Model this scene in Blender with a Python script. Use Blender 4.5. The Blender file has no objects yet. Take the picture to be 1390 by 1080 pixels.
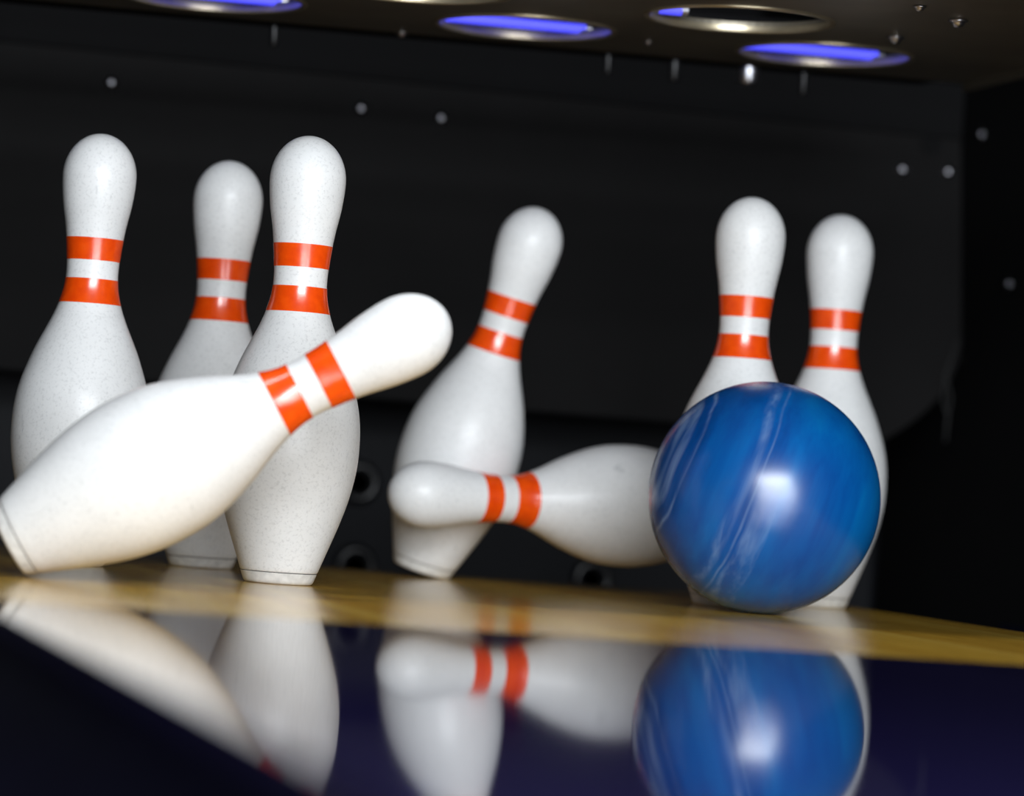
import bpy, bmesh, math, random
from mathutils import Vector, Matrix, noise

sc = bpy.context.scene
C = sc.collection
PI = math.pi
rnd = random.Random(7)

# ------------------------------------------------------------------ camera
FPX = 4800.0                      # focal length in pixels of a 1390 px wide frame
YAW, ROLL = math.radians(14.5), math.radians(4.2)
PITCH = math.atan(122 / FPX)
EYE = Vector((0, 0, 0.095))
g = Vector((math.sin(YAW), math.cos(YAW), 0))
r = Vector((math.cos(YAW), -math.sin(YAW), 0))
up = Vector((0, 0, 1))
fw = g * math.cos(PITCH) + up * math.sin(PITCH)
up0 = up * math.cos(PITCH) - g * math.sin(PITCH)
ix = r * math.cos(ROLL) + up0 * math.sin(ROLL)
iy = -r * math.sin(ROLL) + up0 * math.cos(ROLL)


def ray(x, y):
    return fw + ix * ((x - 695) / FPX) + iy * ((540 - y) / FPX)


def at(x, y, depth):
    return EYE + ray(x, y) * depth


def on_plane(x, y, axis, value):
    d = ray(x, y)
    t = (value - EYE[axis]) / d[axis]
    return EYE + d * t


def on_floor(x, depth):
    """point of the lane surface at that pixel column and depth"""
    y0, y1 = 600.0, 1100.0
    for _ in range(50):
        ym = (y0 + y1) / 2
        if at(x, ym, depth).z > 0:
            y0 = ym
        else:
            y1 = ym
    p = at(x, y0, depth)
    return Vector((p.x, p.y, 0))


cam_data = bpy.data.cameras.new('camera')
cam = bpy.data.objects.new('camera', cam_data)
C.objects.link(cam)
m = Matrix((ix, iy, -fw)).transposed().to_4x4()
m.translation = EYE
cam.matrix_world = m
cam_data.sensor_width = 36
cam_data.lens = FPX / 1390 * 36
cam_data.clip_start = 0.02
cam_data.clip_end = 60
cam_data.dof.use_dof = True
cam_data.dof.focus_distance = 3.0
cam_data.dof.aperture_fstop = 3.5
sc.camera = cam

# ------------------------------------------------------------------ helpers


def tag(o, label=None, cat=None, group=None, kind=None):
    if label:
        o['label'] = label
    if cat:
        o['category'] = cat
    if group:
        o['group'] = group
    if kind:
        o['kind'] = kind
    return o


def empty(name, loc=(0, 0, 0)):
    o = bpy.data.objects.new(name, None)
    o.empty_display_size = 0.05
    o.location = loc
    C.objects.link(o)
    return o


def obj(name, bm, material, parent=None, smooth=True, angle=None):
    me = bpy.data.meshes.new(name)
    bmesh.ops.recalc_face_normals(bm, faces=bm.faces[:])
    bm.to_mesh(me)
    bm.free()
    if material:
        me.materials.append(material)
    for p in me.polygons:
        p.use_smooth = smooth
    if smooth and angle:
        try:
            me.set_sharp_from_angle(angle=math.radians(angle))
        except Exception:
            pass
    o = bpy.data.objects.new(name, me)
    C.objects.link(o)
    if parent:
        o.parent = parent
    return o


def lathe(profile, seg=96, close_bottom=True, close_top=True):
    """profile: list of (radius, z), bottom to top"""
    bm = bmesh.new()
    rings = []
    for (rad, z) in profile:
        if rad < 1e-6:
            rings.append([bm.verts.new((0, 0, z))])
        else:
            rings.append([bm.verts.new((rad * math.cos(2 * PI * i / seg), rad * math.sin(2 * PI * i / seg), z)) for i in range(seg)])
    for a, b in zip(rings[:-1], rings[1:]):
        if len(a) == 1 and len(b) == 1:
            continue
        for i in range(seg):
            j = (i + 1) % seg
            if len(a) == 1:
                bm.faces.new((a[0], b[j], b[i]))
            elif len(b) == 1:
                bm.faces.new((a[i], a[j], b[0]))
            else:
                bm.faces.new((a[i], a[j], b[j], b[i]))
    if close_bottom and len(rings[0]) > 1:
        bm.faces.new(list(reversed(rings[0])))
    if close_top and len(rings[-1]) > 1:
        bm.faces.new(rings[-1])
    return bm


def add_box(bm, lo, hi):
    vs = [bm.verts.new((x, y, z)) for x in (lo[0], hi[0]) for y in (lo[1], hi[1]) for z in (lo[2], hi[2])]
    for f in ((0, 1, 3, 2), (4, 6, 7, 5), (0, 4, 5, 1), (2, 3, 7, 6), (0, 2, 6, 4), (1, 5, 7, 3)):
        bm.faces.new([vs[i] for i in f])


def box(lo, hi, bevel=0):
    bm = bmesh.new()
    add_box(bm, lo, hi)
    if bevel:
        bmesh.ops.bevel(bm, geom=bm.edges[:], offset=bevel, segments=2, affect='EDGES', profile=0.5)
    return bm


def prism(outline, axis_fn, depth):
    """outline of 2D points extruded; axis_fn(p, t) -> 3D"""
    bm = bmesh.new()
    a = [bm.verts.new(axis_fn(p, 0)) for p in outline]
    b = [bm.verts.new(axis_fn(p, depth)) for p in outline]
    bm.faces.new(a)
    bm.faces.new(list(reversed(b)))
    n = len(a)
    for i in range(n):
        j = (i + 1) % n
        bm.faces.new((a[i], b[i], b[j], a[j]))
    return bm


def tube(points, rad, seg=10):
    bm = bmesh.new()
    pts = [Vector(p) for p in points]
    rings = []
    for i, p in enumerate(pts):
        d = (pts[min(i + 1, len(pts) - 1)] - pts[max(i - 1, 0)]).normalized()
        a = d.orthogonal().normalized()
        b = d.cross(a)
        rr = rad[i] if isinstance(rad, (list, tuple)) else rad
        rings.append([bm.verts.new(p + a * rr * math.cos(2 * PI * k / seg) + b * rr * math.sin(2 * PI * k / seg)) for k in range(seg)])
    for A, B in zip(rings[:-1], rings[1:]):
        for k in range(seg):
            l = (k + 1) % seg
            bm.faces.new((A[k], A[l], B[l], B[k]))
    bm.faces.new(list(reversed(rings[0])))
    bm.faces.new(rings[-1])
    return bm


# ------------------------------------------------------------------ materials
def material(name):
    mt = bpy.data.materials.new(name)
    mt.use_nodes = True
    nt = mt.node_tree
    return mt, nt, nt.nodes['Principled BSDF']


def node(nt, kind, **kw):
    n = nt.nodes.new(kind)
    for k, v in kw.items():
        if k in n.inputs:
            n.inputs[k].default_value = v
        else:
            setattr(n, k, v)
    return n


def ramp(nt, src, stops):
    n = nt.nodes.new('ShaderNodeValToRGB')
    e = n.color_ramp.elements
    while len(e) > 1:
        e.remove(e[-1])
    e[0].position, e[0].color = stops[0][0], (*stops[0][1], 1)
    for p, c in stops[1:]:
        x = e.new(p)
        x.color = (*c, 1)
    nt.links.new(src, n.inputs['Fac'])
    return n


def mix(nt, fac, a, b, blend='MIX'):
    n = nt.nodes.new('ShaderNodeMix')
    n.data_type = 'RGBA'
    n.blend_type = blend
    for sock, v in ((n.inputs[0], fac), (n.inputs[6], a), (n.inputs[7], b)):
        if hasattr(v, 'links'):
            nt.links.new(v, sock)
        elif isinstance(v, (int, float)):
            sock.default_value = v
        else:
            sock.default_value = (*v, 1)
    return n.outputs[2]


def coords(nt, scale=(1, 1, 1), rot=(0, 0, 0), per_object=False):
    tc = nt.nodes.new('ShaderNodeTexCoord')
    mp = nt.nodes.new('ShaderNodeMapping')
    mp.inputs['Scale'].default_value = scale
    mp.inputs['Rotation'].default_value = rot
    nt.links.new(tc.outputs['Object'], mp.inputs['Vector'])
    if per_object:
        oi = nt.nodes.new('ShaderNodeObjectInfo')
        mul = node(nt, 'ShaderNodeMath', operation='MULTIPLY')
        mul.inputs[1].default_value = 13.0
        nt.links.new(oi.outputs['Random'], mul.inputs[0])
        nt.links.new(mul.outputs[0], mp.inputs['Location'])
    return mp.outputs['Vector']


def simple(name, color, rough=0.5, metal=0.0, spec=0.5, var=0.15, scale=40, bump=0.0):
    mt, nt, b = material(name)
    v = coords(nt)
    nz = node(nt, 'ShaderNodeTexNoise', Scale=scale, Detail=4.0)
    nt.links.new(v, nz.inputs['Vector'])
    rp = ramp(nt, nz.outputs['Fac'], [(0.3, tuple(c * (1 - var) for c in color)), (0.7, tuple(c * (1 + var) for c in color))])
    nt.links.new(rp.outputs['Color'], b.inputs['Base Color'])
    b.inputs['Roughness'].default_value = rough
    b.inputs['Metallic'].default_value = metal
    b.inputs['Specular IOR Level'].default_value = spec
    if bump:
        bp = node(nt, 'ShaderNodeBump', Strength=bump, Distance=0.002)
        nt.links.new(nz.outputs['Fac'], bp.inputs['Height'])
        nt.links.new(bp.outputs['Normal'], b.inputs['Normal'])
    return mt


def pin_white():
    mt, nt, b = material('pin_white_coating')
    v = coords(nt, per_object=True)
    # broad grime
    n1 = node(nt, 'ShaderNodeTexNoise', Scale=22.0, Detail=5.0, Roughness=0.6)
    nt.links.new(v, n1.inputs['Vector'])
    base = ramp(nt, n1.outputs['Fac'], [(0.25, (0.76, 0.765, 0.76)), (0.6, (0.83, 0.835, 0.83)), (0.8, (0.85, 0.855, 0.85))])
    # fine specks
    n2 = node(nt, 'ShaderNodeTexNoise', Scale=420.0, Detail=3.0, Roughness=0.6)
    nt.links.new(v, n2.inputs['Vector'])
    sp = ramp(nt, n2.outputs['Fac'], [(0.30, (0.70, 0.70, 0.70)), (0.48, (1, 1, 1))])
    c = mix(nt, 0.55, base.outputs['Color'], sp.outputs['Color'], 'MULTIPLY')
    # short scuffs
    v2 = coords(nt, scale=(1.0, 1.0, 0.35), per_object=True)
    n3 = node(nt, 'ShaderNodeTexNoise', Scale=95.0, Detail=2.0, Distortion=1.2)
    nt.links.new(v2, n3.inputs['Vector'])
    sc3 = ramp(nt, n3.outputs['Fac'], [(0.22, (0.55, 0.56, 0.57)), (0.285, (1, 1, 1))])
    c = mix(nt, 0.45, c, sc3.outputs['Color'], 'MULTIPLY')
    nt.links.new(c, b.inputs['Base Color'])
    b.inputs['Roughness'].default_value = 0.42
    b.inputs['Specular IOR Level'].default_value = 0.4
    b.inputs['Coat Weight'].default_value = 0.15
    b.inputs['Coat Roughness'].default_value = 0.2
    return mt


def pin_orange():
    mt, nt, b = material('orange_stripe')
    v = coords(nt, per_object=True)
    n1 = node(nt, 'ShaderNodeTexNoise', Scale=110.0, Detail=4.0)
    nt.links.new(v, n1.inputs['Vector'])
    c = ramp(nt, n1.outputs['Fac'], [(0.3, (0.82, 0.060, 0.002)), (0.6, (0.92, 0.084, 0.002)), (0.8, (0.94, 0.10, 0.008))])
    nt.links.new(c.outputs['Color'], b.inputs['Base Color'])
    b.inputs['Roughness'].default_value = 0.22
    b.inputs['Specular IOR Level'].default_value = 1.0
    bp = node(nt, 'ShaderNodeBump', Strength=0.25, Distance=0.0006)
    nt.links.new(n1.outputs['Fac'], bp.inputs['Height'])
    nt.links.new(bp.outputs['Normal'], b.inputs['Normal'])
    return mt


def ball_blue():
    """marbling laid down in sheets along local Z; local X runs across the sheets"""
    mt, nt, b = material('marbled_blue_ball')
    tc = nt.nodes.new('ShaderNodeTexCoord')
    sep = nt.nodes.new('ShaderNodeSeparateXYZ')
    nt.links.new(tc.outputs['Object'], sep.inputs[0])
    wob = node(nt, 'ShaderNodeTexNoise', Scale=1.0, Detail=3.0, Roughness=0.5)
    nt.links.new(coords(nt, scale=(10, 10, 5)), wob.inputs['Vector'])
    a1 = node(nt, 'ShaderNodeMath', operation='MULTIPLY_ADD')
    a1.inputs[1].default_value, a1.inputs[2].default_value = 0.5 / R_BALL, 0.5 - 0.06
    nt.links.new(sep.outputs['X'], a1.inputs[0])
    a2 = node(nt, 'ShaderNodeMath', operation='MULTIPLY_ADD')
    a2.inputs[1].default_value = 0.12
    nt.links.new(wob.outputs['Fac'], a2.inputs[0])
    nt.links.new(a1.outputs[0], a2.inputs[2])          # 0..1 across the ball, gently wandering
    n1 = node(nt, 'ShaderNodeTexNoise', Scale=16.0, Detail=5.0, Roughness=0.6)
    nt.links.new(coords(nt, scale=(1, 0.6, 0.05)), n1.inputs['Vector'])
    base = ramp(nt, n1.outputs['Fac'], [(0.28, (0.0005, 0.034, 0.17)), (0.46, (0.0005, 0.072, 0.31)), (0.60, (0.0005, 0.115, 0.40)), (0.78, (0.001, 0.165, 0.45))])
    # pale streaks
    K, W = (0, 0, 0), (1, 1, 1)
    st = ramp(nt, a2.outputs[0], [(0.0, K), (0.03, K), (0.045, W), (0.075, W), (0.09, K), (0.115, K), (0.125, W), (0.135, K),
                                  (0.335, K), (0.36, (0.9,) * 3), (0.385, K), (0.40, K), (0.408, (0.6,) * 3), (0.416, K)])
    patch = ramp(nt, a2.outputs[0], [(0.42, K), (0.44, (0.65,) * 3), (0.50, (0.5,) * 3), (0.53, (0.65,) * 3), (0.54, K)])
    a3 = node(nt, 'ShaderNodeMath', operation='MULTIPLY_ADD')
    a3.inputs[1].default_value, a3.inputs[2].default_value = 0.5 / R_BALL, 0.5
    nt.links.new(sep.outputs['Z'], a3.inputs[0])
    low = ramp(nt, a3.outputs[0], [(0.33, W), (0.50, K)])
    p2 = mix(nt, 1.0, patch.outputs['Color'], low.outputs['Color'], 'MULTIPLY')
    allst = mix(nt, 1.0, st.outputs['Color'], p2, 'ADD')
    n2 = node(nt, 'ShaderNodeTexNoise', Scale=60.0, Detail=3.0, Roughness=0.55)
    nt.links.new(coords(nt, scale=(1, 0.6, 0.07)), n2.inputs['Vector'])
    gate = ramp(nt, n2.outputs['Fac'], [(0.40, (0.05,) * 3), (0.66, (0.62,) * 3)])
    f = mix(nt, 1.0, allst, gate.outputs['Color'], 'MULTIPLY')
    c = mix(nt, f, base.outputs['Color'], (0.30, 0.45, 0.70))
    nt.links.new(c, b.inputs['Base Color'])
    b.inputs['Roughness'].default_value = 0.27
    b.inputs['Specular IOR Level'].default_value = 0.9
    return mt


def navy_lane():
    mt, nt, b = material('navy_lane_surface')
    v = coords(nt, scale=(30, 0.6, 1))
    n1 = node(nt, 'ShaderNodeTexNoise', Scale=2.0, Detail=3.0)
    nt.links.new(v, n1.inputs['Vector'])
    c = ramp(nt, n1.outputs['Fac'], [(0.3, (0.010, 0.008, 0.040)), (0.7, (0.014, 0.011, 0.055))])
    nt.links.new(c.outputs['Color'], b.inputs['Base Color'])
    b.inputs['Roughness'].default_value = 0.04
    b.inputs['Specular IOR Level'].default_value = 1.0
    return mt


def maple():
    mt, nt, b = material('maple_deck_boards')
    tc = nt.nodes.new('ShaderNodeTexCoord')
    sep = nt.nodes.new('ShaderNodeSeparateXYZ')
    nt.links.new(tc.outputs['Object'], sep.inputs[0])
    dv = node(nt, 'ShaderNodeMath', operation='DIVIDE')
    dv.inputs[1].default_value = 0.0272
    nt.links.new(sep.outputs['X'], dv.inputs[0])
    fl = node(nt, 'ShaderNodeMath', operation='FLOOR')
    nt.links.new(dv.outputs[0], fl.inputs[0])
    wn = node(nt, 'ShaderNodeTexWhiteNoise', noise_dimensions='1D')
    nt.links.new(fl.outputs[0], wn.inputs['W'])
    board = ramp(nt, wn.outputs['Value'], [(0.0, (0.58, 0.32, 0.035)), (0.5, (0.70, 0.42, 0.055)), (1.0, (0.78, 0.50, 0.085))])
    v = coords(nt, scale=(60, 2.5, 1))
    n1 = node(nt, 'ShaderNodeTexNoise', Scale=3.0, Detail=6.0, Roughness=0.65)
    nt.links.new(v, n1.inputs['Vector'])
    gr = ramp(nt, n1.outputs['Fac'], [(0.3, (0.55, 0.50, 0.42)), (0.65, (1, 1, 1))])
    c = mix(nt, 0.8, board.outputs['Color'], gr.outputs['Color'], 'MULTIPLY')
    fr = node(nt, 'ShaderNodeMath', operation='FRACT')
    nt.links.new(dv.outputs[0], fr.inputs[0])
    seam = ramp(nt, fr.outputs[0], [(0.0, (0.25, 0.2, 0.15)), (0.04, (1, 1, 1)), (0.96, (1, 1, 1)), (1.0, (0.25, 0.2, 0.15))])
    c = mix(nt, 0.7, c, seam.outputs['Color'], 'MULTIPLY')
    # wear specks and dents
    n2 = node(nt, 'ShaderNodeTexNoise', Scale=160.0, Detail=4.0)
    nt.links.new(tc.outputs['Object'], n2.inputs['Vector'])
    wear = ramp(nt, n2.outputs['Fac'], [(0.30, (0.3, 0.25, 0.2)), (0.40, (1, 1, 1))])
    c = mix(nt, 0.7, c, wear.outputs['Color'], 'MULTIPLY')
    nt.links.new(c, b.inputs['Base Color'])
    b.inputs['Roughness'].default_value = 0.14
    b.inputs['Specular IOR Level'].default_value = 0.45
    n4 = node(nt, 'ShaderNodeTexNoise', Scale=90.0, Detail=4.0)
    nt.links.new(tc.outputs['Object'], n4.inputs['Vector'])
    bp = node(nt, 'ShaderNodeBump', Strength=0.12, Distance=0.0008)
    nt.links.new(n4.outputs['Fac'], bp.inputs['Height'])
    nt.links.new(bp.outputs['Normal'], b.inputs['Normal'])
    return mt


R_BALL = 0.103
M_PIN = pin_white()
M_STRIPE = pin_orange()
M_RING = simple('pin_base_nylon', (0.72, 0.72, 0.70), rough=0.45, scale=150)
M_GROOVE = simple('pin_groove_dirt', (0.05, 0.05, 0.05), rough=0.8)
M_BALL = ball_blue()
M_LANE = navy_lane()
M_DECK = maple()
M_GUTTER = simple('navy_gutter_plastic', (0.002, 0.002, 0.010), rough=0.3, spec=0.2, scale=6)
M_BLACK = simple('matt_black_panel', (0.004, 0.004, 0.0045), rough=0.8, spec=0.15, scale=5)
M_CURTAIN = simple('charcoal_rubber_curtain', (0.0062, 0.0058, 0.0060), rough=0.65, spec=0.12, scale=9, bump=0.3)
M_FRAY = simple('frayed_grey_fabric', (0.035, 0.035, 0.035), rough=0.8, spec=0.1)
M_CUSHION = simple('charcoal_pit_cushion', (0.0060, 0.0066, 0.0085), rough=0.55, spec=0.15, scale=9)
M_RUBBER = simple('black_rubber', (0.008, 0.008, 0.009), rough=0.35, spec=0.5)
M_STEEL = simple('zinc_bolt_steel', (0.55, 0.55, 0.60), rough=0.3, metal=1.0)
M_BRONZE = simple('dark_bronze_plate', (0.20, 0.18, 0.14), rough=0.42, metal=0.7, scale=12)
M_CUP = simple('white_enamel_cup', (0.10, 0.10, 0.13), rough=0.45, scale=30)
M_NEON, _nt, _b = material('blue_neon_glass')
_b.inputs['Base Color'].default_value = (0.1, 0.1, 0.5, 1)
_b.inputs['Emission Color'].default_value = (0.05, 0.055, 1.0, 1)
_b.inputs['Emission Strength'].default_value = 1.3
M_RIM = simple('brass_cup_rim', (0.50, 0.43, 0.30), rough=0.3, metal=0.8)

# ------------------------------------------------------------------ pins
INCH = 0.0254
SPEC = [(0.75, 2.828), (2.25, 3.906), (3.375, 4.510), (4.5, 4.766), (5.875, 4.563), (7.25, 3.703), (8.625, 2.472),
        (9.375, 1.965), (10.0, 1.797), (10.875, 1.870), (11.75, 2.094), (12.625, 2.406), (13.5, 2.547)]


def catmull(xs, ys, x):
    n = len(xs)
    k = 0
    while k < n - 2 and x > xs[k + 1]:
        k += 1
    def slope(i):
        if i == 0:
            return (ys[1] - ys[0]) / (xs[1] - xs[0])
        if i == n - 1:
            return 0.0
        return (ys[i + 1] - ys[i - 1]) / (xs[i + 1] - xs[i - 1])
    h = xs[k + 1] - xs[k]
    t = (x - xs[k]) / h
    a, b = slope(k) * h, slope(k + 1) * h
    return ((2 * t**3 - 3 * t**2 + 1) * ys[k] + (t**3 - 2 * t**2 + t) * a + (-2 * t**3 + 3 * t**2) * ys[k + 1] + (t**3 - t**2) * b)


HS = [0.12] + [s[0] for s in SPEC]
DS = [2.36] + [s[1] for s in SPEC]


def pin_radius(h):          # h in inches
    if h >= 13.5:
        q = (h - 13.5) / 1.5
        return 1.2735 * math.sqrt(max(0.0, 1 - q * q))
    return catmull(HS, DS, h) / 2


RING_TOP = 0.40


def pin_meshes():
    prof = [(0.0, RING_TOP), (pin_radius(RING_TOP) - 0.03, RING_TOP), (pin_radius(RING_TOP) - 0.005, RING_TOP + 0.015)]
    h = RING_TOP + 0.05
    while h < 13.5:
        prof.append((pin_radius(h), h))
        h += 0.14
    for i in range(25):
        a = i / 24 * PI / 2
        prof.append((1.2735 * math.cos(a), 13.5 + 1.5 * math.sin(a)))
    prof[-1] = (0.0, 15.0)
    body = lathe([(a * INCH, b * INCH) for a, b in prof])
    ring = [(0.0, 0.03), (0.80, 0.03), (0.86, 0.0), (1.02, 0.0), (1.10, 0.02), (1.155, 0.07), (pin_radius(0.14), 0.14)]
    for k in range(1, 6):
        hh = 0.14 + (RING_TOP - 0.022 - 0.14) * k / 5
        ring.append((pin_radius(hh), hh))
    ring += [(pin_radius(RING_TOP) - 0.03, RING_TOP - 0.018), (0.0, RING_TOP - 0.018)]
    base = lathe([(a * INCH, b * INCH) for a, b in ring])
    return body, base


def stripe_mesh(h0, h1, off=0.012):
    n = 14
    prof = [(pin_radius(h0) - 0.02, h0)]
    for k in range(n + 1):
        h = h0 + (h1 - h0) * k / n
        prof.append((pin_radius(h) + off, h))
    prof.append((pin_radius(h1) - 0.02, h1))
    return lathe([(a * INCH, b * INCH) for a, b in prof], close_bottom=False, close_top=False)


def make_pin():
    root = empty('bowling_pin')
    body, base = pin_meshes()
    obj('body', body, M_PIN, root)
    obj('base_ring', base, M_RING, root, angle=40)
    gr = lathe([(a * INCH, b * INCH) for a, b in ((0.0, RING_TOP - 0.022), (pin_radius(RING_TOP) - 0.025, RING_TOP - 0.022), (pin_radius(RING_TOP) - 0.025, RING_TOP + 0.002), (0, RING_TOP + 0.002))])
    obj('groove', gr, M_GROOVE, root)['label'] = 'thin dark groove above the base'
    a = obj('neck_stripe', stripe_mesh(10.56, 11.33), M_STRIPE, root, angle=50)
    a['label'] = 'upper glossy orange neck stripe'
    b = obj('neck_stripe', stripe_mesh(9.06, 9.92), M_STRIPE, root, angle=50)
    b['label'] = 'lower glossy orange neck stripe'
    return root


def copy_tree(o, parent=None):
    c = o.copy()
    C.objects.link(c)
    if parent:
        c.parent = parent
    for ch in [x for x in bpy.data.objects if x.parent == o]:
        copy_tree(ch, c)
    return c


H_PIN = 15 * INCH
proto = make_pin()
used = [False]


def next_pin(label):
    o = proto if not used[0] else copy_tree(proto)
    used[0] = True
    return tag(o, label, 'bowling pin', 'bowling pins on the deck')


def standing(label, px, depth, scale=1.0, spin=0.0):
    o = next_pin(label)
    o.location = on_floor(px, depth)
    o.rotation_euler = (0, 0, spin)
    o.scale = (scale,) * 3
    return o


def leaning(label, base, base_depth, tip, away=True, spin=0.0, touch=False):
    """pin whose base centre and tip are seen at given pixels; tip depth follows from the pin's real length"""
    o = next_pin(label)
    B = at(base[0], base[1], base_depth)
    d = ray(*tip)
    # |EYE + d t - B| = H_PIN
    w = EYE - B
    aa, bb, cc = d.dot(d), 2 * d.dot(w), w.dot(w) - H_PIN ** 2
    disc = bb * bb - 4 * aa * cc
    sq = math.sqrt(disc) if disc > 0 else 0.0
    t = (-bb + (sq if away else -sq)) / (2 * aa)
    T = EYE + d * t
    z = (T - B).normalized()
    print('leaning', label[:30], 'disc', disc, 'base', tuple(round(v, 3) for v in B), 'tip', tuple(round(v, 3) for v in T), 'len', (T - B).length)
    q = z.to_track_quat('Z', 'Y').to_matrix() @ Matrix.Rotation(spin, 3, 'Z')
    if touch:   # lower or lift so the lowest rim point just meets the deck
        tilt = math.sqrt(max(0, 1 - z.z * z.z))
        B = Vector((B.x, B.y, 1.05 * INCH * tilt))
    o.location = B
    o.rotation_euler = q.to_euler()
    return o


standing('upright white orange-striped pin farthest left, foot hidden by the toppling pin', 95, 3.10, 0.995, 0.4)
standing('upright white pin set back between the two leftmost tall pins', 272, 3.30, 1.0, 1.9)
standing('sharp white pin whose whole base stands clear on the wood, third standing pin from left', 377, 2.998, 1.0, 2.7)
leaning('toppling white pin lying diagonally across the left pins, base at lower left', (10, 735), 2.70, (611, 425), True, 0.8)
leaning('white pin leaning to the right in the middle, behind the sideways pin', (572, 768), 3.52, (737, 272), True, 2.0, touch=True)
leaning('sideways white pin with its base behind the blue ball and head pointing left', (985, 694), 3.56, (528, 668), False, 1.2)
standing('upright white pin straight behind the blue ball, taller of the right pair', 983, 3.30, 1.005, 3.3)
standing('upright white pin farthest right, half hidden by the blue ball', 1106, 3.49, 1.02, 5.0)

# ------------------------------------------------------------------ ball
bm = bmesh.new()
bmesh.ops.create_uvsphere(bm, u_segments=96, v_segments=64, radius=R_BALL)
ball = obj('bowling_ball', bm, M_BALL)
bp = on_floor(1026, 3.135)
ball.location = (bp.x, bp.y, R_BALL)
zax = (ix * 0.38 + iy * 0.92).normalized()
xax = (ix * 0.92 - iy * 0.38).normalized()
ball.rotation_euler = Matrix((xax, zax.cross(xax), zax)).transposed().to_euler()
tag(ball, 'blue bowling ball with pale streaks rolling into the right pins', 'bowling ball')

# ------------------------------------------------------------------ lane, deck, gutters
UL, UR = 0.234, 1.25
V_JOINT, V_TAIL = 2.26, 3.57
o = obj('bowling_lane', box((UL, -1.0, -0.05), (UR, V_JOINT, 0.0), 0.0015), M_LANE, smooth=False)
tag(o, 'dark navy polished lane in front of the wooden deck', 'lane', kind='structure')
o = obj('pin_deck', box((UL, V_JOINT, -0.05), (UR, V_TAIL, 0.0), 0.001), M_DECK, smooth=False)
tag(o, 'golden maple deck under the pins', 'pin deck', kind='structure')


def gutter(u0, u1, v0, v1, label):
    w = (u1 - u0) / 2
    cx = (u0 + u1) / 2
    n = 20
    pts = []
    for k in range(n + 1):
        a = PI + PI * k / n
        pts.append((cx + w * math.cos(a), 0.075 * math.sin(a) - 0.012))
    pts = [(u0, -0.012)] + pts[1:-1] + [(u1, -0.012), (u1, -0.11), (u0, -0.11)]
    bm = prism(pts, lambda p, t: (p[0], v0 + t, p[1]), v1 - v0)
    o = obj('gutter', bm, M_GUTTER, angle=40)
    return tag(o, label, 'gutter', kind='structure')


gutter(UL - 0.236, UL - 0.001, -1.0, V_TAIL, 'dark navy gutter left of the lane')
gutter(UR + 0.001, UR + 0.236, -1.0, V_TAIL, 'black gutter right of the wooden deck')
o = obj('trim_1', box((UL - 0.34, -1.0, -0.11), (UL - 0.238, V_TAIL, -0.01), 0.004), M_GUTTER, smooth=False)
tag(o, 'dark cap strip left of the left gutter', 'trim', kind='structure')

U_WALL = 1.60
o = obj('wall_right', box((U_WALL, 1.9, -0.3), (U_WALL + 0.03, 4.9, 1.6)), M_BLACK, smooth=False)
tag(o, 'black side wall right of the pin deck', 'wall', kind='structure')
o = obj('wall_left', box((-0.42, 2.35, -0.3), (-0.39, 4.9, 1.6)), M_BLACK, smooth=False)
tag(o, 'black side wall left of the pin deck', 'wall', kind='structure')
o = obj('wall_back', box((-0.42, 4.9, -0.3), (U_WALL + 0.03, 4.93, 1.6)), M_BLACK, smooth=False)
tag(o, 'black wall at the back of the pit', 'wall', kind='structure')
o = obj('floor', box((-0.42, V_TAIL + 0.01, -0.33), (U_WALL + 0.03, 4.93, -0.3)), M_BLACK, smooth=False)
tag(o, 'black pit floor behind the deck', 'floor', kind='structure')
o = obj('ceiling', box((-0.42, 2.35, 1.6), (U_WALL + 0.03, 4.93, 1.63)), M_BLACK, smooth=False)
tag(o, 'black ceiling over the pin machine', 'ceiling', kind='structure')

# ------------------------------------------------------------------ pit curtain with bolts
V_CUR = 3.95


def cur(x, y):
    p = on_plane(x, y, 1, V_CUR)
    return (p.x, p.z)


a = cur(1200, 628)
b = cur(1305, 470)
c = cur(1305, 176)
left_u = -0.37
bl = cur(0, 500)
slope = (a[1] - bl[1]) / (a[0] - bl[0])
outline = [(left_u, bl[1]), (a[0], bl[1])]
# rounded lower right corner
p0, p1, p2 = Vector((a[0], bl[1])), Vector((b[0] - 0.005, bl[1] + 0.05)), Vector(b)
for k in range(1, 9):
    t = k / 8
    q = p0 * (1 - t) ** 2 + p1 * 2 * t * (1 - t) + p2 * t * t
    outline.append((q.x, q.y))
outline += [(c[0], c[1]), (c[0], c[1] + 0.05), (left_u, c[1] + 0.05)]
curtain = empty('pit_curtain', ((left_u + c[0]) / 2, V_CUR, bl[1]))
tag(curtain, 'charcoal rubber curtain hanging across the pit behind the pins', 'curtain')
co = Vector(curtain.location)
bm = prism(outline, lambda p, t: (p[0] - co.x, V_CUR + t - co.y, p[1] - co.z), 0.012)
obj('sheet', bm, M_CURTAIN, curtain, smooth=False)
# top band, its black colour stands in for the machine plate's shade
bx_lo, bx_hi = cur(0, 78)[1], c[1] + 0.05
obj('shaded_top_band', box((left_u - co.x, -0.006, c[1] - 0.012 - co.z), (c[0] - co.x, 0.0, c[1] + 0.055 - co.z), 0.002), M_BLACK, curtain, smooth=False)


def bolt_bm(rad):
    return lathe([(rad * 1.5, 0), (rad * 1.5, rad * 0.2), (rad, rad * 0.25), (rad * 0.96, rad * 0.55), (rad * 0.75, rad * 0.85), (rad * 0.4, rad * 1.0), (0, rad * 1.05)], seg=20)


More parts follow.
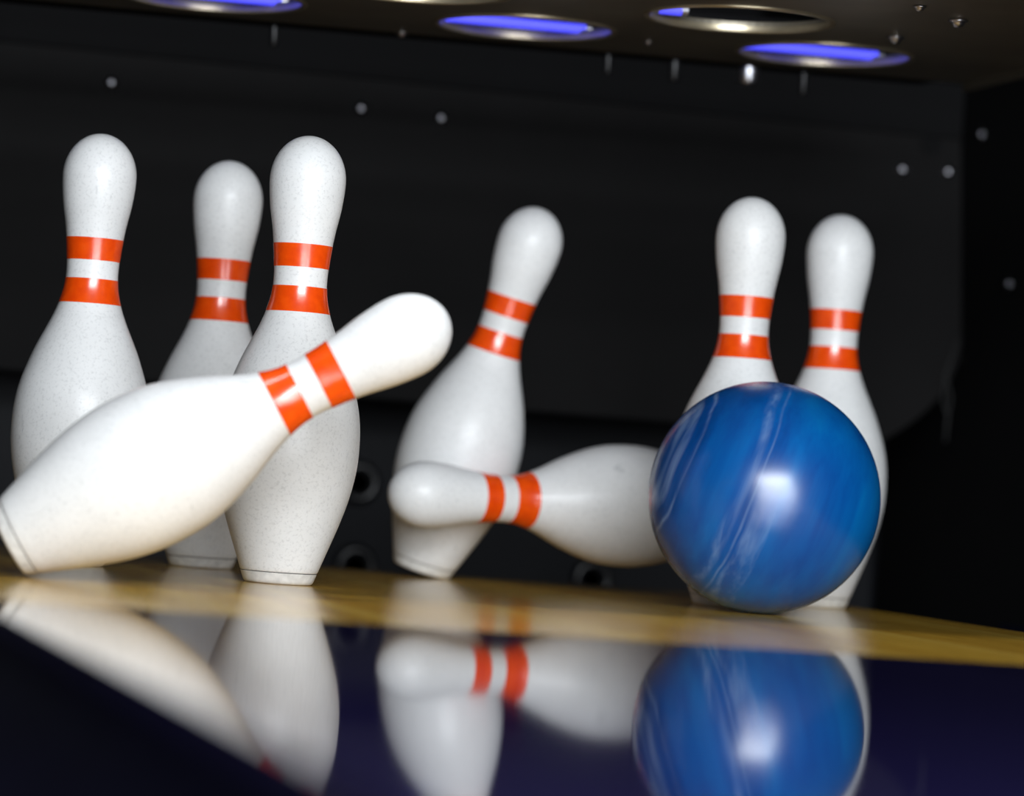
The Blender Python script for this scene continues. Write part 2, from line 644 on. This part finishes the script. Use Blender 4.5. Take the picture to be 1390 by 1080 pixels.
def bolt(parent, world, normal, rad=0.0055, mat=None, name='bolt'):
    o = obj(name, bolt_bm(rad), mat or M_STEEL, parent)
    o.location = Vector(world) - (Vector(parent.location) if parent else Vector())
    o.rotation_euler = Vector(normal).to_track_quat('Z', 'Y').to_euler()
    return o


for (x, y) in ((151, 112), (490, 147), (599, 160), (1225, 230), (1287, 233)):
    p = on_plane(x, y, 1, V_CUR - 0.001)
    bolt(curtain, p, (0, -1, 0), 0.005)
# dark hole near the right end
p = on_plane(1264, 195, 1, V_CUR - 0.0005)
o = obj('hole', lathe([(0.013, 0), (0.013, 0.0012), (0.009, 0.0012), (0.009, 0.0002), (0, 0.0002)], seg=28), M_BLACK, curtain, angle=30)
o.location = p - co
o.rotation_euler = (PI / 2, 0, 0)
# frayed strands at the lower right edge
for pts in (((1300, 462), (1296, 478), (1308, 492)), ((1296, 474), (1284, 508), (1280, 545), (1287, 565), (1283, 600)), ((1283, 505), (1291, 540), (1284, 580))):
    wp = [on_plane(x, y, 1, V_CUR - 0.004) - co for x, y in pts]
    obj('frayed_strand', tube(wp, 0.0016, 8), M_FRAY, curtain)

# pit cushion below / behind the curtain
V_CSH = 4.12
e = on_plane(1196, 730, 1, V_CSH)
cushion = empty('pit_cushion', (0.5, V_CSH, -0.3))
tag(cushion, 'dark padded pit cushion under the curtain with round rubber buffers', 'cushion')
cb = Vector(cushion.location)
obj('pad', box((-0.37 - cb.x, 0, 0), (e.x - cb.x, 0.06, 0.75), 0.01), M_CUSHION, cushion, smooth=False)
for (x, y) in ((487, 655), (482, 768), (803, 787)):
    p = on_plane(x, y, 1, V_CSH - 0.002)
    bm = lathe([(0.012, 0), (0.013, 0.006), (0.018, 0.010), (0.024, 0.008), (0.027, 0.0)], seg=32)
    o = obj('rubber_buffer', bm, M_RUBBER, cushion)
    o.location = p - cb
    o.rotation_euler = (PI / 2, 0, 0)

# ------------------------------------------------------------------ overhead pin machine
ZP = 0.537
ROW = [(3.29, [0.228, 0.533, 0.837, 1.142]), (3.095, [0.380, 0.685, 0.990])]
RH = 0.084
setter = empty('pinsetter', (0.723, 3.0, ZP))
tag(setter, 'dark bronze pin setting machine with round pin holes hanging above the pins', 'pinsetter')
setter.rotation_euler = (0, math.radians(-0.9), 0)      # hangs a touch low on the left
so = Vector(setter.location)
U0, U1 = 0.02, 1.345


def plate_row(bm, v0, v1, vc, holes, th):
    seg = 64
    hx = 0.1524
    def quad(u_a, u_b):
        if u_b - u_a > 1e-5:
            add_box(bm, (u_a - so.x, v0 - so.y, 0), (u_b - so.x, v1 - so.y, th))
    edges = [U0]
    for u in holes:
        quad(edges[-1], u - hx)
        edges.append(u + hx)
        circ, sq = [], []
        for k in range(seg):
            ang = 2 * PI * k / seg
            cx_, sx_ = math.cos(ang), math.sin(ang)
            t = min((hx / abs(cx_)) if abs(cx_) > 1e-9 else 1e9, (((v1 - vc) if sx_ > 0 else (vc - v0)) / abs(sx_)) if abs(sx_) > 1e-9 else 1e9)
            circ.append((u + RH * cx_ - so.x, vc + RH * sx_ - so.y))
            sq.append((u + t * cx_ - so.x, vc + t * sx_ - so.y))
        # corner fill is handled by snapping the nearest ray to each corner
        for (cu, cv) in ((u - hx, v0), (u + hx, v0), (u - hx, v1), (u + hx, v1)):
            k = min(range(seg), key=lambda i: (sq[i][0] - cu + so.x) ** 2 + (sq[i][1] - cv + so.y) ** 2)
            sq[k] = (cu - so.x, cv - so.y)
        rings = []
        for ring, z in ((circ, 0), (sq, 0), (sq, th), (circ, th)):
            rings.append([bm.verts.new((p[0], p[1], z)) for p in ring])
        for A, B in ((rings[0], rings[1]), (rings[2], rings[3]), (rings[3], rings[0])):
            for k in range(seg):
                l = (k + 1) % seg
                bm.faces.new((A[k], A[l], B[l], B[k]))
    quad(edges[-1], U1)


bm = bmesh.new()
plate_row(bm, 3.192, 3.425, 3.29, ROW[0][1], 0.008)
plate_row(bm, 2.894, 3.192, 3.095, ROW[1][1], 0.008)
add_box(bm, (U0 - so.x, 2.66 - so.y, 0), (U1 - so.x, 2.894 - so.y, 0.008))  # bare front apron, out of view, added to keep the deck lamp off the ball
obj('deck_plate', bm, M_BRONZE, setter, smooth=False)
# turned down edges of the plate
obj('edge_rail', box((U1 - 0.004 - so.x, 2.66 - so.y, -0.008), (U1 + 0.006 - so.x, 3.425 - so.y, 0.014), 0.002), M_BRONZE, setter, smooth=False)
obj('edge_rail', box((U0 - 0.006 - so.x, 2.66 - so.y, -0.008), (U0 + 0.004 - so.x, 3.425 - so.y, 0.014), 0.002), M_BRONZE, setter, smooth=False)
cup0 = None
for vc, us in ROW:
    for u in us:
        bm = lathe([(RH - 0.0005, -0.001), (RH - 0.0005, 0.004), (RH + 0.001, 0.004), (RH + 0.001, 0.0005)], seg=64, close_bottom=False, close_top=False)
        if cup0 is None:
            cp = obj('pin_cup', bm, M_RIM, setter, angle=40)
            bm2 = bmesh.new()
            N, K = 64, 10
            vs = [[bm2.verts.new(((RH + 0.002 + 0.003 * math.cos(2 * PI * k / K)) * math.cos(2 * PI * i / N), (RH + 0.002 + 0.003 * math.cos(2 * PI * k / K)) * math.sin(2 * PI * i / N), -0.0005 + 0.002 * math.sin(2 * PI * k / K))) for k in range(K)] for i in range(N)]
            for i in range(N):
                for k in range(K):
                    bm2.faces.new((vs[i][k], vs[(i + 1) % N][k], vs[(i + 1) % N][(k + 1) % K], vs[i][(k + 1) % K]))
            obj('rim', bm2, M_RIM, cp)
            cup0 = cp
        else:
            bm.free()
            cp = copy_tree(cup0, setter)
        cp.location = (u - so.x, vc - so.y, 0)
# blue glowing tubes just above the plate, one behind each rear hole
for vc, us, hl in ((3.29, ROW[0][1], 0.074), (3.095, ROW[1][1], 0.011)):
    for u in us:
        uc = u if hl > 0.05 else u - 0.052
        vv, zz = vc + 0.052, 0.0095
        pts = [(uc - hl - so.x, vv - so.y, zz), (uc + hl - so.x, vv - so.y, zz)]
        t = obj('neon_tube', tube(pts, 0.0048, 16), M_NEON, setter, angle=60)
        t['label'] = 'glowing blue tube seen through the pin hole'
        for e in (-1, 1):
            x0 = uc + e * hl - so.x
            cap = obj('tube_cap', tube([(x0, vv - so.y, zz), (x0 + e * 0.006, vv - so.y, zz)], 0.0052, 16), M_STEEL, t, angle=60)
# rear cross beam, hangers and bolts behind the plate
obj('rear_beam', box((U0 - so.x, 3.50 - so.y, 0.01), (U1 - so.x, 3.55 - so.y, 0.06), 0.003), M_BLACK, setter, smooth=False)
for (x, y, hgt, rad, sm) in ((1015, 112, 0.016, 0.012, M_STEEL), (915, 102, 0.022, 0.006, M_RUBBER), (825, 92, 0.02, 0.004, M_RUBBER), (1090, 122, 0.025, 0.004, M_RUBBER), (372, 48, 0.018, 0.004, M_RUBBER)):
    p = on_plane(x, y, 1, 3.525)
    bmh = lathe([(0, -hgt / 2), (rad * 0.8, -hgt / 2), (rad, -hgt / 2 + rad * 0.3), (rad, hgt / 2), (rad * 0.45, hgt / 2 + 0.001), (rad * 0.45, ZP + 0.02 - p.z), (0, ZP + 0.02 - p.z)], seg=24)
    o = obj('hanging_stud', bmh, sm, setter, angle=40)
    o.location = p - so
for (x, y, rad) in ((1215, 60, 0.006), (1300, 38, 0.006), (545, 45, 0.004), (1248, 18, 0.004), (880, 62, 0.003)):
    p = on_plane(x, y, 2, ZP - 0.001)
    bolt(setter, p, (0, 0, -1), rad)
# brackets on the right wall with bolts
for (x, y) in ((1333, 182), (1370, 385), (1380, 82)):
    p = on_plane(x, y, 0, U_WALL - 0.0005)
    o = bolt(None, p, (-1, 0, 0), 0.0045, name='wall_bolt')
    tag(o, {1333: 'small bolt on the right wall beside the curtain corner', 1370: 'lower small bolt on the right wall at the picture edge', 1380: 'uppermost small bolt on the right wall near the machine'}[x], 'bolt', 'bolts on the right wall')

# ------------------------------------------------------------------ light
def area(name, loc, target, sx, sy, power, color):
    l = bpy.data.lights.new(name, 'AREA')
    l.shape = 'RECTANGLE'
    l.size, l.size_y = sx, sy
    l.energy = power
    l.color = color
    o = bpy.data.objects.new(name, l)
    C.objects.link(o)
    o.location = loc
    o.rotation_euler = (Vector(target) - Vector(loc)).to_track_quat('-Z', 'Y').to_euler()
    return o


area('masking_unit_lamp', (0.45, -0.15, 1.12), (0.75, 3.1, 0.20), 1.8, 0.50, 84, (0.90, 0.95, 1.0))
area('low_fill_lamp', (0.65, -0.15, 0.42), (0.75, 3.1, 0.20), 2.0, 0.75, 66, (0.90, 0.95, 1.0))  # unseen low fill, added for stripe highlights and the lower pin bodies
area('pin_deck_lamp', (0.72, 2.60, 0.85), (0.72, 2.45, 0.0), 1.2, 0.06, 4.8, (0.95, 0.97, 1.0))
# blue neon tubes above the plate of the pin machine
w = bpy.data.worlds.new('dark_hall')
sc.world = w
w.use_nodes = True
w.node_tree.nodes['Background'].inputs['Color'].default_value = (0.02, 0.02, 0.035, 1)
w.node_tree.nodes['Background'].inputs['Strength'].default_value = 0.5

sc.view_settings.view_transform = 'Standard'
sc.view_settings.look = 'None'
sc.view_settings.exposure = -0.22
sc.view_settings.gamma = 1.0
sc.view_settings.use_curve_mapping = False
